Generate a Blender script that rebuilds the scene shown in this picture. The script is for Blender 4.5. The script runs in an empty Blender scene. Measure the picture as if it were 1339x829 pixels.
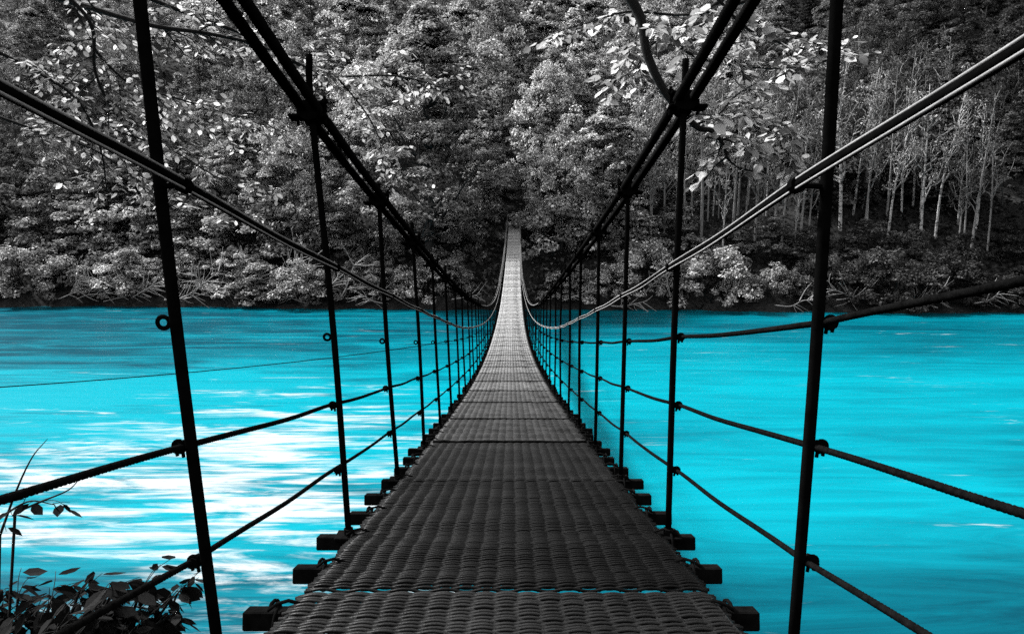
import bpy, math, random
import numpy as np
from mathutils import Vector, Matrix

R = math.radians
S = bpy.context.scene
COL = S.collection
rng = np.random.default_rng(11)
random.seed(11)

# ------------------------------------------------------------------ camera
PITCH = 9.0
F_PX, CX, CY = 880.0, 669.5, 414.5          # focal length and centre in the photograph's pixels
cam_data = bpy.data.cameras.new("camera")
cam = bpy.data.objects.new("camera", cam_data)
COL.objects.link(cam)
cam_data.sensor_width = 36.0
cam_data.lens = F_PX / 1339.0 * 36.0
cam_data.clip_start = 0.05
cam_data.clip_end = 3000.0
cam.rotation_euler = (R(90.0 - PITCH), 0, 0)
S.camera = cam

# ------------------------------------------------------------------ world, sun, exposure
SUN_AZ, SUN_EL = -64.0, 48.0                # degrees left of the view direction (+Y), height
world = bpy.data.worlds.new("World")
S.world = world
world.use_nodes = True
wt = world.node_tree
wt.nodes.clear()
sky = wt.nodes.new("ShaderNodeTexSky")
sky.sky_type = 'NISHITA'
sky.sun_disc = False
sky.sun_elevation = R(SUN_EL)
sky.sun_rotation = R(SUN_AZ)
sky.air_density = 1.0
sky.dust_density = 4.0
hsv = wt.nodes.new("ShaderNodeHueSaturation")   # a white, overcast sky: the photograph is black and white but for the river
hsv.inputs["Saturation"].default_value = 0.0
bg = wt.nodes.new("ShaderNodeBackground")
bg.inputs[1].default_value = 0.14
wo = wt.nodes.new("ShaderNodeOutputWorld")
wt.links.new(sky.outputs[0], hsv.inputs["Color"])
wt.links.new(hsv.outputs[0], bg.inputs[0])
wt.links.new(bg.outputs[0], wo.inputs[0])

sl = bpy.data.lights.new("sun", 'SUN')
sl.energy = 5.0
sl.angle = R(6.0)
sl.color = (1.0, 0.995, 0.985)
so = bpy.data.objects.new("sun", sl)
COL.objects.link(so)
d = Vector((math.sin(R(SUN_AZ)) * math.cos(R(SUN_EL)), math.cos(R(SUN_AZ)) * math.cos(R(SUN_EL)), math.sin(R(SUN_EL))))
so.rotation_euler = d.to_track_quat('Z', 'Y').to_euler()
so.location = d * 200

S.view_settings.view_transform = 'Standard'
S.view_settings.look = 'None'
S.view_settings.gamma = 1.0
S.view_settings.use_curve_mapping = False
S.view_settings.exposure = 0.0
S.render.engine = 'CYCLES'
S.cycles.max_bounces = 5
S.cycles.diffuse_bounces = 0
S.cycles.glossy_bounces = 2
S.cycles.transmission_bounces = 0
S.cycles.use_denoising = False


# ------------------------------------------------------------------ helpers
def ray(x, y):
    a = (x - CX) / F_PX
    b = -(y - CY) / F_PX
    p = R(PITCH)
    return np.array([a, math.cos(p) + b * math.sin(p), -math.sin(p) + b * math.cos(p)])


def at(x, y, Y):
    """The point of the place seen at photograph pixel x, y when it stands Y metres ahead."""
    r = ray(x, y)
    return r * (Y / r[1])


def to_px(p):
    q = R(PITCH)
    f = p[1] * math.cos(q) - p[2] * math.sin(q)
    u = p[1] * math.sin(q) + p[2] * math.cos(q)
    return CX + F_PX * p[0] / f, CY - F_PX * u / f


def mesh_obj(name, V, Fc, mat, parent=None, smooth=True, tone=None, tri=None):
    """V: (n,3) array; Fc: (m,4) or (m,3) index array, or a list of such arrays."""
    me = bpy.data.meshes.new(name)
    Fl = Fc if isinstance(Fc, list) else [Fc]
    Fl = [np.asarray(f, dtype=np.int32) for f in Fl if len(f)]
    V = np.asarray(V, dtype=np.float32)
    loops = np.concatenate([f.ravel() for f in Fl])
    counts = np.concatenate([np.full(len(f), f.shape[1], dtype=np.int32) for f in Fl])
    starts = np.concatenate([[0], np.cumsum(counts)[:-1]]).astype(np.int32)
    me.vertices.add(len(V))
    me.vertices.foreach_set("co", V.ravel())
    me.loops.add(len(loops))
    me.loops.foreach_set("vertex_index", loops)
    me.polygons.add(len(counts))
    me.polygons.foreach_set("loop_start", starts)
    me.polygons.foreach_set("loop_total", counts)
    me.polygons.foreach_set("use_smooth", np.full(len(counts), smooth, dtype=bool))
    me.update(calc_edges=True)
    if tone is not None:
        at_ = me.attributes.new("tone", 'FLOAT', 'FACE')
        at_.data.foreach_set("value", np.asarray(tone, dtype=np.float32))
    me.validate()
    me.materials.append(mat)
    o = bpy.data.objects.new(name, me)
    COL.objects.link(o)
    if parent is not None:
        o.parent = parent
    return o


def tag(o, label=None, cat=None, group=None, kind=None):
    if label: o["label"] = label
    if cat: o["category"] = cat
    if group: o["group"] = group
    if kind: o["kind"] = kind
    return o


def empty(name, loc=(0, 0, 0)):
    o = bpy.data.objects.new(name, None)
    o.empty_display_size = 0.2
    o.location = loc
    COL.objects.link(o)
    return o


class MB:
    """Collects quads and triangles for one mesh."""
    def __init__(s):
        s.V = []; s.Q = []; s.T = []; s.n = 0

    def add(s, V, Q=None, T=None):
        V = np.asarray(V, dtype=np.float64).reshape(-1, 3)
        if Q is not None and len(Q): s.Q.append(np.asarray(Q) + s.n)
        if T is not None and len(T): s.T.append(np.asarray(T) + s.n)
        s.V.append(V); s.n += len(V)

    def tube(s, P, r, seg=6, cap=True, lobes=0, lay=0.05, depth=0.12):
        P = np.asarray(P, dtype=np.float64)
        n = len(P)
        r = np.broadcast_to(np.asarray(r, dtype=np.float64), (n,))
        T = np.gradient(P, axis=0)
        T /= np.linalg.norm(T, axis=1)[:, None] + 1e-12
        up = np.array([0, 0, 1.0]) if abs(T[0, 2]) < 0.9 else np.array([1.0, 0, 0])
        N = np.empty_like(P)
        v = up - T[0] * np.dot(up, T[0]); v /= np.linalg.norm(v); N[0] = v
        for i in range(1, n):
            v = N[i - 1] - T[i] * np.dot(N[i - 1], T[i])
            N[i] = v / (np.linalg.norm(v) + 1e-12)
        B = np.cross(T, N)
        th = np.arange(seg) / seg * 2 * math.pi
        rr = np.repeat(r[:, None], seg, 1)
        if lobes:
            L = np.concatenate([[0], np.cumsum(np.linalg.norm(np.diff(P, axis=0), axis=1))])
            rr = rr * (1 - depth + depth * np.abs(np.cos(0.5 * lobes * (th[None, :] - (2 * math.pi / lay) * L[:, None]))) * 2)
        V = P[:, None, :] + rr[..., None] * (np.cos(th)[None, :, None] * N[:, None, :] + np.sin(th)[None, :, None] * B[:, None, :])
        i = np.arange(n - 1)[:, None] * seg
        j = np.arange(seg)[None, :]; k = (j + 1) % seg
        Q = np.stack([i + j, i + k, i + seg + k, i + seg + j], -1).reshape(-1, 4)
        V = V.reshape(-1, 3)
        Tt = []
        if cap:
            V = np.vstack([V, P[0], P[-1]])
            a, b = n * seg, n * seg + 1
            jj = np.arange(seg); kk = (jj + 1) % seg
            Tt = np.vstack([np.stack([np.full(seg, a), kk, jj], -1),
                            np.stack([np.full(seg, b), (n - 1) * seg + jj, (n - 1) * seg + kk], -1)])
        s.add(V, Q, Tt)

    def box(s, c, size, rot=None, bevel=0.0):
        hx, hy, hz = np.asarray(size) / 2.0
        b = bevel
        if b <= 0:
            V = np.array([[x, y, z] for x in (-hx, hx) for y in (-hy, hy) for z in (-hz, hz)])
            Q = [[0, 1, 3, 2], [4, 6, 7, 5], [0, 4, 5, 1], [2, 3, 7, 6], [0, 2, 6, 4], [1, 5, 7, 3]]
            T = None
        else:
            V = []; idx = {}
            for sx in (-1, 1):
                for sy in (-1, 1):
                    for sz in (-1, 1):
                        for ax in range(3):
                            p = [sx * (hx - b), sy * (hy - b), sz * (hz - b)]
                            p[ax] = (sx * hx, sy * hy, sz * hz)[ax]
                            idx[(sx, sy, sz, ax)] = len(V); V.append(p)
            V = np.array(V); Q = []; T = []
            pm = (-1, 1)
            Q.append([idx[(-1, a, c_, 0)] for a, c_ in ((-1, -1), (-1, 1), (1, 1), (1, -1))])
            Q.append([idx[(1, a, c_, 0)] for a, c_ in ((-1, -1), (1, -1), (1, 1), (-1, 1))])
            Q.append([idx[(a, -1, c_, 1)] for a, c_ in ((-1, -1), (1, -1), (1, 1), (-1, 1))])
            Q.append([idx[(a, 1, c_, 1)] for a, c_ in ((-1, -1), (-1, 1), (1, 1), (1, -1))])
            Q.append([idx[(a, c_, -1, 2)] for a, c_ in ((-1, -1), (-1, 1), (1, 1), (1, -1))])
            Q.append([idx[(a, c_, 1, 2)] for a, c_ in ((-1, -1), (1, -1), (1, 1), (-1, 1))])
            for u in pm:
                for v in pm:
                    Q.append([idx[(-1, u, v, 1)], idx[(1, u, v, 1)], idx[(1, u, v, 2)], idx[(-1, u, v, 2)]])
                    Q.append([idx[(u, -1, v, 0)], idx[(u, 1, v, 0)], idx[(u, 1, v, 2)], idx[(u, -1, v, 2)]])
                    Q.append([idx[(u, v, -1, 0)], idx[(u, v, 1, 0)], idx[(u, v, 1, 1)], idx[(u, v, -1, 1)]])
            for sx in pm:
                for sy in pm:
                    for sz in pm:
                        T.append([idx[(sx, sy, sz, a)] for a in range(3)])
        if rot is not None:
            V = V @ np.asarray(rot).T
        s.add(V + np.asarray(c), Q, T)

    def torus(s, c, Rr, r, axis=1, a0=0, a1=2 * math.pi, n=14, seg=6, stretch=(1, 1)):
        t = np.linspace(a0, a1, n + 1)
        u, v = Rr * np.cos(t) * stretch[0], Rr * np.sin(t) * stretch[1]
        z = np.zeros_like(u)
        P = {0: np.stack([z, u, v], -1), 1: np.stack([u, z, v], -1), 2: np.stack([u, v, z], -1)}[axis] + np.asarray(c)
        s.tube(P, r, seg)

    def build(s, name, mat, parent=None, smooth=False):
        V = np.vstack(s.V)
        Fl = []
        if s.Q: Fl.append(np.vstack(s.Q))
        if s.T: Fl.append(np.vstack(s.T))
        return mesh_obj(name, V, Fl, mat, parent, smooth)


def smooth_path(P, n=8):
    """Catmull-Rom through the points of P, n steps each."""
    P = np.asarray(P, dtype=float)
    E = np.vstack([2 * P[0] - P[1], P, 2 * P[-1] - P[-2]])
    out = []
    for i in range(1, len(E) - 2):
        t = np.linspace(0, 1, n, endpoint=False)[:, None]
        a, b, c, d_ = E[i - 1], E[i], E[i + 1], E[i + 2]
        out.append(0.5 * ((2 * b) + (-a + c) * t + (2 * a - 5 * b + 4 * c - d_) * t ** 2 + (-a + 3 * b - 3 * c + d_) * t ** 3))
    out.append(P[-1:])
    return np.vstack(out)


# ------------------------------------------------------------------ materials
def new_mat(name):
    m = bpy.data.materials.new(name)
    m.use_nodes = True
    nt = m.node_tree
    return m, nt, nt.nodes["Principled BSDF"], nt.nodes["Material Output"]


def N(nt, kind, **inp):
    n = nt.nodes.new(kind)
    for k, v in inp.items():
        n.inputs[k.replace("_", " ")].default_value = v
    return n


def grey_mat(name, lo, hi, rough=0.6, scale=12.0, metallic=0.0, bump=0.0, stretch=(1, 1, 1), spec=0.5):
    """Neutral grey whose value wanders between lo and hi, with a little relief of its own."""
    m, nt, p, out = new_mat(name)
    tc = nt.nodes.new("ShaderNodeTexCoord")
    mp = nt.nodes.new("ShaderNodeMapping"); mp.inputs["Scale"].default_value = stretch
    nt.links.new(tc.outputs["Object"], mp.inputs[0])
    no = N(nt, "ShaderNodeTexNoise", Scale=scale, Detail=6.0, Roughness=0.65)
    nt.links.new(mp.outputs[0], no.inputs["Vector"])
    cr = nt.nodes.new("ShaderNodeValToRGB")
    cr.color_ramp.elements[0].position = 0.3
    cr.color_ramp.elements[0].color = (lo, lo, lo, 1)
    cr.color_ramp.elements[1].position = 0.7
    cr.color_ramp.elements[1].color = (hi, hi, hi, 1)
    nt.links.new(no.outputs["Fac"], cr.inputs[0])
    nt.links.new(cr.outputs[0], p.inputs["Base Color"])
    p.inputs["Roughness"].default_value = rough
    p.inputs["Metallic"].default_value = metallic
    p.inputs["Specular IOR Level"].default_value = spec
    if bump:
        bp = N(nt, "ShaderNodeBump", Strength=bump, Distance=0.02)
        nt.links.new(no.outputs["Fac"], bp.inputs["Height"])
        nt.links.new(bp.outputs[0], p.inputs["Normal"])
    return m


def leaf_mat(name, trans=0.4, gloss=0.0):
    """Leaf: object colour times the leaf's own tone, half see-through."""
    m = bpy.data.materials.new(name)
    m.use_nodes = True
    nt = m.node_tree
    nt.nodes.clear()
    out = nt.nodes.new("ShaderNodeOutputMaterial")
    oi = nt.nodes.new("ShaderNodeObjectInfo")
    a = nt.nodes.new("ShaderNodeAttribute"); a.attribute_name = "tone"
    vm = nt.nodes.new("ShaderNodeVectorMath"); vm.operation = 'SCALE'
    nt.links.new(oi.outputs["Color"], vm.inputs[0])
    nt.links.new(a.outputs["Fac"], vm.inputs["Scale"])
    di = nt.nodes.new("ShaderNodeBsdfDiffuse")
    tr = nt.nodes.new("ShaderNodeBsdfTranslucent")
    nt.links.new(vm.outputs[0], di.inputs[0]); nt.links.new(vm.outputs[0], tr.inputs[0])
    mx = nt.nodes.new("ShaderNodeMixShader"); mx.inputs[0].default_value = trans
    nt.links.new(di.outputs[0], mx.inputs[1]); nt.links.new(tr.outputs[0], mx.inputs[2])
    last = mx
    if gloss:
        gl = nt.nodes.new("ShaderNodeBsdfGlossy"); gl.inputs["Roughness"].default_value = 0.42
        gl.inputs["Color"].default_value = (0.8, 0.8, 0.8, 1)
        m2 = nt.nodes.new("ShaderNodeMixShader"); m2.inputs[0].default_value = gloss
        nt.links.new(mx.outputs[0], m2.inputs[1]); nt.links.new(gl.outputs[0], m2.inputs[2])
        last = m2
    nt.links.new(last.outputs[0], out.inputs[0])
    return m


M_LEAF = leaf_mat("far_leaves", 0.42)
M_NEAR_LEAF = leaf_mat("near_leaves", 0.45, 0.0)
M_BARK = grey_mat("grey_bark", 0.03, 0.13, 0.9, 3.0, stretch=(4, 4, 0.7), bump=0.5)
M_DARKBARK = grey_mat("dark_bark", 0.006, 0.022, 0.9, 14.0, stretch=(2, 2, 0.6), bump=0.5)
M_DRIFT = grey_mat("bleached_wood", 0.5, 0.85, 0.8, 5.0, stretch=(2, 2, 2))
M_STEEL = grey_mat("black_painted_steel", 0.003, 0.008, 0.55, 25.0, spec=0.0)
M_BEAM = grey_mat("dark_steel_channel", 0.004, 0.018, 0.55, 18.0, spec=0.0)
M_CABLE = grey_mat("tarred_wire_rope", 0.006, 0.018, 0.6, 40.0, spec=0.0)
M_ROPE = grey_mat("dark_rope", 0.004, 0.014, 0.8, 60.0, bump=0.3, spec=0.0)
M_GLINT = grey_mat("rail_highlight", 0.4, 0.7, 0.6, 30.0, spec=0.0)
M_PALE = grey_mat("sky_sheen_wire_rope", 0.16, 0.34, 0.6, 30.0, spec=0.0)
M_CONC = grey_mat("concrete", 0.2, 0.34, 0.9, 4.0, bump=0.2)


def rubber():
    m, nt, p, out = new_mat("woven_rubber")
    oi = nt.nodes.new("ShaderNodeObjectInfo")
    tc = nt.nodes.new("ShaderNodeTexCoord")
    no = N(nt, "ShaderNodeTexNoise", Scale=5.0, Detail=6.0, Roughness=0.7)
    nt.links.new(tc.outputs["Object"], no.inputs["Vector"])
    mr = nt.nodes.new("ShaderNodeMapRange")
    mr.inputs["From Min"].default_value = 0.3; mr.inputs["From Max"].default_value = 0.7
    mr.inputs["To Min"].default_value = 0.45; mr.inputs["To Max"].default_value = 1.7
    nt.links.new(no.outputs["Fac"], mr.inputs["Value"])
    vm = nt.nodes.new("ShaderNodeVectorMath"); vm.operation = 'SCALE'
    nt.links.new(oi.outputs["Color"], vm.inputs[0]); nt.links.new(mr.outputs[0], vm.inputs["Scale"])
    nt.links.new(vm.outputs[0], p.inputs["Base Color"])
    n2 = N(nt, "ShaderNodeTexNoise", Scale=160.0, Detail=3.0)
    nt.links.new(tc.outputs["Object"], n2.inputs["Vector"])
    bp = N(nt, "ShaderNodeBump", Strength=0.25, Distance=0.003)
    nt.links.new(n2.outputs["Fac"], bp.inputs["Height"])
    nt.links.new(bp.outputs[0], p.inputs["Normal"])
    p.inputs["Roughness"].default_value = 0.38
    p.inputs["Specular IOR Level"].default_value = 0.3
    return m


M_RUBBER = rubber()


def water_mat():
    m, nt, p, out = new_mat("turquoise_river")
    tc = nt.nodes.new("ShaderNodeTexCoord")

    def streak(sx, sy, scale, detail, rough, dist=0.0):
        mp = nt.nodes.new("ShaderNodeMapping"); mp.inputs["Scale"].default_value = (sx, sy, 1)
        mp.inputs["Rotation"].default_value = (0, 0, R(3))
        nt.links.new(tc.outputs["Object"], mp.inputs[0])
        n = N(nt, "ShaderNodeTexNoise", Scale=scale, Detail=detail, Roughness=rough, Distortion=dist)
        nt.links.new(mp.outputs[0], n.inputs["Vector"])
        return n
    # depth and silt: a slow change of the turquoise, forest reflection painted in dark under the far bank, darker too near the bridge head
    n_col = streak(0.25, 1.0, 0.10, 4, 0.55, 0.4)
    n_st = streak(0.13, 1.0, 0.75, 7, 0.68, 0.9)
    sep = nt.nodes.new("ShaderNodeSeparateXYZ")
    nt.links.new(tc.outputs["Object"], sep.inputs[0])

    def math_(op, a, b, c=None):
        n = nt.nodes.new("ShaderNodeMath"); n.operation = op
        for i, v in enumerate((a, b, c)):
            if v is None: continue
            if isinstance(v, (int, float)): n.inputs[i].default_value = v
            else: nt.links.new(v, n.inputs[i])
        return n.outputs[0]

    def mrange(v, a, b, c, d_, smooth=True):
        n = nt.nodes.new("ShaderNodeMapRange")
        if smooth: n.interpolation_type = 'SMOOTHSTEP'
        for k_, w in zip(("From Min", "From Max", "To Min", "To Max"), (a, b, c, d_)): n.inputs[k_].default_value = w
        nt.links.new(v, n.inputs["Value"])
        return n.outputs[0]
    far_reflection = mrange(sep.outputs["Y"], 40, 58, 0.0, -0.28)
    near_dark = mrange(sep.outputs["Y"], 13, 23, -0.30, 0.0)
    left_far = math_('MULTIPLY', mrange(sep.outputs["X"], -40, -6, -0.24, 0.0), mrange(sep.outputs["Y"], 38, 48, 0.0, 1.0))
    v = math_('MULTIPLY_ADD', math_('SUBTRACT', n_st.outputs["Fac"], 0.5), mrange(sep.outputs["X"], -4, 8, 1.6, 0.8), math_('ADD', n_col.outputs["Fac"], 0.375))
    v = math_('ADD', math_('ADD', math_('ADD', v, far_reflection), near_dark), left_far)
    cr = nt.nodes.new("ShaderNodeValToRGB")
    cr.color_ramp.elements[0].position = 0.42
    cr.color_ramp.elements[0].color = (0.0, 0.075, 0.115, 1)
    cr.color_ramp.elements[1].position = 1.02
    cr.color_ramp.elements[1].color = (0.0, 0.37, 0.47, 1)
    e = cr.color_ramp.elements.new(0.76); e.color = (0.0, 0.235, 0.315, 1)
    nt.links.new(v, cr.inputs[0])
    # white sky glare painted into the water colour along with foam, drawn out along the flow
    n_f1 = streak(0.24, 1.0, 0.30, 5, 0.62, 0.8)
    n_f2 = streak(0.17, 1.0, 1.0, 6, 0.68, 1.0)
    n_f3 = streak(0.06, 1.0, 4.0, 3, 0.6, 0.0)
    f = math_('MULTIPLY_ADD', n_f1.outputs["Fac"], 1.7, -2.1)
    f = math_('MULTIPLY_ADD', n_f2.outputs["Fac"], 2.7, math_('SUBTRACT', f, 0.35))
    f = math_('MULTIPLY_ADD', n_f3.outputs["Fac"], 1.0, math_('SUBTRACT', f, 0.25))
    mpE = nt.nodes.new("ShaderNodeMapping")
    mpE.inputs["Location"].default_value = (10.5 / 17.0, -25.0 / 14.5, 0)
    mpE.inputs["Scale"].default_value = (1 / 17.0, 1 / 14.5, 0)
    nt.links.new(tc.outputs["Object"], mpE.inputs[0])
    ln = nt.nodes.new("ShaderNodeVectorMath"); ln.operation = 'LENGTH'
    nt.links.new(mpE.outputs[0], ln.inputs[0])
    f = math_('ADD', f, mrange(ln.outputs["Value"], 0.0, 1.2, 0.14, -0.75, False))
    glare_foam = mrange(f, -0.34, 0.46, 0.0, 1.0)
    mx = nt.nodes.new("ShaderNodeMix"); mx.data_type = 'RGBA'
    nt.links.new(glare_foam, mx.inputs["Factor"])
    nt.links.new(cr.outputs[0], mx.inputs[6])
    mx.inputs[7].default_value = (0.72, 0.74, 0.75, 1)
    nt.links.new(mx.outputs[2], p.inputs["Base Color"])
    # ripples smoothed by the long exposure: long, low, along the flow
    n_b = streak(0.22, 1.0, 1.1, 5, 0.6, 0.3)
    bp = N(nt, "ShaderNodeBump", Strength=0.5, Distance=0.14)
    nt.links.new(n_b.outputs["Fac"], bp.inputs["Height"])
    nt.links.new(bp.outputs[0], p.inputs["Normal"])
    p.inputs["Roughness"].default_value = 0.32
    p.inputs["IOR"].default_value = 1.33
    p.inputs["Specular IOR Level"].default_value = 0.1
    return m


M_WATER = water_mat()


def ground_mat():
    m, nt, p, out = new_mat("forest_floor")
    tc = nt.nodes.new("ShaderNodeTexCoord")
    n1 = N(nt, "ShaderNodeTexNoise", Scale=0.35, Detail=8.0, Roughness=0.7)
    n2 = N(nt, "ShaderNodeTexNoise", Scale=3.0, Detail=6.0, Roughness=0.75)
    for n in (n1, n2): nt.links.new(tc.outputs["Object"], n.inputs["Vector"])
    mu = nt.nodes.new("ShaderNodeMath"); mu.operation = 'MULTIPLY'
    nt.links.new(n1.outputs["Fac"], mu.inputs[0]); nt.links.new(n2.outputs["Fac"], mu.inputs[1])
    cr = nt.nodes.new("ShaderNodeValToRGB")
    cr.color_ramp.elements[0].position = 0.16; cr.color_ramp.elements[0].color = (0.012, 0.012, 0.012, 1)
    cr.color_ramp.elements[1].position = 0.4; cr.color_ramp.elements[1].color = (0.11, 0.11, 0.11, 1)
    nt.links.new(mu.outputs[0], cr.inputs[0])
    nt.links.new(cr.outputs[0], p.inputs["Base Color"])
    bp = N(nt, "ShaderNodeBump", Strength=0.9, Distance=0.3)
    nt.links.new(n2.outputs["Fac"], bp.inputs["Height"]); nt.links.new(bp.outputs[0], p.inputs["Normal"])
    p.inputs["Roughness"].default_value = 0.95
    p.inputs["Specular IOR Level"].default_value = 0.1
    return m


M_GROUND = ground_mat()


def birch_mat():
    m, nt, p, out = new_mat("birch_bark")
    tc = nt.nodes.new("ShaderNodeTexCoord")
    mp = nt.nodes.new("ShaderNodeMapping"); mp.inputs["Scale"].default_value = (2, 2, 3.2)
    nt.links.new(tc.outputs["Object"], mp.inputs[0])
    no = N(nt, "ShaderNodeTexNoise", Scale=1.1, Detail=5.0, Roughness=0.7)
    nt.links.new(mp.outputs[0], no.inputs["Vector"])
    cr = nt.nodes.new("ShaderNodeValToRGB")
    cr.color_ramp.elements[0].position = 0.40; cr.color_ramp.elements[0].color = (0.05, 0.05, 0.05, 1)
    cr.color_ramp.elements[1].position = 0.52; cr.color_ramp.elements[1].color = (0.9, 0.9, 0.9, 1)
    nt.links.new(no.outputs["Fac"], cr.inputs[0]); nt.links.new(cr.outputs[0], p.inputs["Base Color"])
    p.inputs["Roughness"].default_value = 0.7
    return m


M_BIRCH = birch_mat()

M_POLE = grey_mat("pale_grey_bark", 0.2, 0.62, 0.9, 2.0, stretch=(3, 3, 1.2))

# ------------------------------------------------------------------ terrain and river
WATER_Z = -10.0


def vnoise(X, Y, f, seed):
    s = np.zeros_like(X, dtype=float)
    q = np.random.default_rng(seed)
    for o in range(4):
        for _ in range(3):
            a = q.uniform(0, 2 * math.pi); ph = q.uniform(0, 6.28)
            s += np.sin((X * math.cos(a) + Y * math.sin(a)) * f * 2 ** o + ph) / 2 ** o / 3
    return s


def bank_y(X):
    return 67.9 - 0.047 * X + 0.5 * np.sin(X * 0.13) + 0.3 * np.sin(X * 0.41 + 1) + 0.25 * np.sin(X * 1.1) + 0.2 * np.sin(X * 2.3 + 2)


def ground_z(X, Y):
    X = np.asarray(X, float); Y = np.asarray(Y, float)
    dB = Y - bank_y(X)
    far = np.where(dB < 12.5, -10.0 + 0.68 * dB, -1.5 + 0.56 * (dB - 12.5))
    far = far + np.clip(dB / 6, 0, 1) * 0.9 * vnoise(X, Y, 0.11, 3)
    near = np.where(Y < -2.0, -0.42, -0.42 - 0.72 * (Y + 2.0)) + 0.12 * vnoise(X, Y, 0.5, 5)
    g = np.where(Y < 30, near, far)
    return np.maximum(g, -11.5)


def build_ground():
    xs = np.concatenate([np.linspace(-900, -130, 20), np.linspace(-120, 120, 321), np.linspace(130, 900, 20)])
    ys = np.concatenate([np.linspace(-300, -20, 10), np.linspace(-15, 14, 40), np.linspace(20, 60, 8), np.linspace(62, 110, 65), np.linspace(114, 260, 45)])
    X, Y = np.meshgrid(xs, ys)
    Z = ground_z(X, Y)
    V = np.stack([X, Y, Z], -1).reshape(-1, 3)
    nx = len(xs)
    i, j = np.meshgrid(np.arange(len(ys) - 1), np.arange(nx - 1), indexing='ij')
    a = (i * nx + j).ravel()
    o = mesh_obj("ground", V, np.stack([a, a + 1, a + nx + 1, a + nx], -1), M_GROUND)
    tag(o, "dark wooded hillside and river banks", None, None, "structure")
    # river: one sheet
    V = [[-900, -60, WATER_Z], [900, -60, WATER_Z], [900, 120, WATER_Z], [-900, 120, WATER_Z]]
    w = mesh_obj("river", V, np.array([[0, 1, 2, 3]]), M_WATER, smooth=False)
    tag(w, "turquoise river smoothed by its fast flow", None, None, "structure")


build_ground()

# ------------------------------------------------------------------ the suspension footbridge
Y_START, Y_END = -2.1, 78.6
H0, HS = 1.386, 1.15                      # first hanger in view and hanger spacing


def zd(Y):
    return -5.31 + 0.0028 * (Y - 40.5) ** 2


def xc(Y):
    return -0.01 + 0.28 * np.clip((np.asarray(Y, float) - 40) / 40, 0, 1) ** 1.5 - 0.06 * np.exp(-((np.asarray(Y, float) - 25) / 14) ** 2)


HL = np.array([[-2.1, 2.0], [0.236, 1.80], [1.386, 1.715], [2.536, 1.628], [3.686, 1.574], [4.836, 1.54], [5.986, 1.513], [7.136, 1.492], [8.286, 1.474], [9.436, 1.46], [13, 1.41], [18, 1.335], [26, 1.25], [42, 1.22], [60, 1.26], [78.6, 1.5]])
HR = np.array([[-2.1, 2.05], [0.236, 1.84], [1.386, 1.74], [2.536, 1.66], [3.686, 1.632], [4.836, 1.61], [5.986, 1.594], [7.136, 1.58], [8.286, 1.567], [9.436, 1.55], [13, 1.46], [18, 1.36], [26, 1.24], [42, 1.2], [60, 1.26], [78.6, 1.6]])
RAILH = np.array([[-2.1, 1.08], [0.9, 1.085], [1.386, 1.075], [2.536, 1.062], [3.686, 1.05], [4.836, 1.03], [5.986, 1.015], [7.136, 0.99], [8.286, 0.965], [9.436, 0.957], [12, 0.955], [80, 0.95]])


def htab(T, Y):
    # smooth the table a little by averaging over a window
    Y = np.asarray(Y, float)
    return sum(np.interp(Y + k, T[:, 0], T[:, 1]) for k in (-0.5, -0.25, 0, 0.25, 0.5)) / 5


bridge = empty("suspension_footbridge", (0, Y_START, zd(Y_START)))
tag(bridge, "narrow suspension footbridge with woven black mat deck crossing the turquoise river", "footbridge")
bridge_inv = Matrix.Translation(-Vector((0, Y_START, zd(Y_START))))


def under(o, parent=None):
    """Parent o to the bridge (or a part) and keep its place."""
    p = parent or bridge
    o.parent = p
    if p is bridge:
        o.matrix_parent_inverse = bridge_inv
    else:
        o.matrix_parent_inverse = (bridge_inv.inverted() @ p.matrix_basis).inverted() if p.parent is None else Matrix.Identity(4)
    return o


# --- deck mats: one woven mat, copied along the deck
NCOL, PCOL = 19, 0.063
MAT_L = 1.55


def sag_y(y, variant):
    """The mat hangs a little between the beams and curls at its ends."""
    e = min(y, MAT_L - y)
    return -0.007 * (0.5 - 0.5 * math.cos(y / MAT_L * 8 * math.pi)) * (1 + 0.5 * math.sin(y * 3 + variant * 2)) - 0.012 * math.exp(-e / 0.02)


def make_mat(variant):
    b = MB()
    q = np.random.default_rng(100 + variant)
    rows = int(MAT_L / 0.0094)
    w = NCOL * PCOL
    for r_ in range(rows):
        y = (r_ + 0.5) * MAT_L / rows
        ph = math.pi * (r_ % 2)
        e0, e1 = q.uniform(0.004, 0.026, 2)
        x = np.linspace(-w / 2, w / 2, NCOL * 5 + 1)
        z = np.sin((x + w / 2) / PCOL * math.pi + ph) * 0.0045
        z += q.normal(0, 0.0005) + sag_y(y, variant)
        yy = np.full_like(x, y) + 0.0035 * np.sin(x * q.uniform(4, 9) + q.uniform(0, 6)) + q.normal(0, 0.0008)
        x = x.copy(); x[0] -= e0; x[-1] += e1
        z[0] -= 0.006; z[-1] -= 0.006
        P = np.stack([x, yy, z], -1)
        b.tube(P, 0.0052, 6, cap=True)
    for c in range(NCOL + 1):
        x = -w / 2 + c * PCOL
        ys = np.linspace(0.004, MAT_L - 0.004, 33)
        b.tube(np.stack([np.full(33, x), ys, np.array([sag_y(v, variant) for v in ys]) - 0.001], -1), 0.005, 5)
    return b.build("deck_mat", M_RUBBER, None, True)


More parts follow.
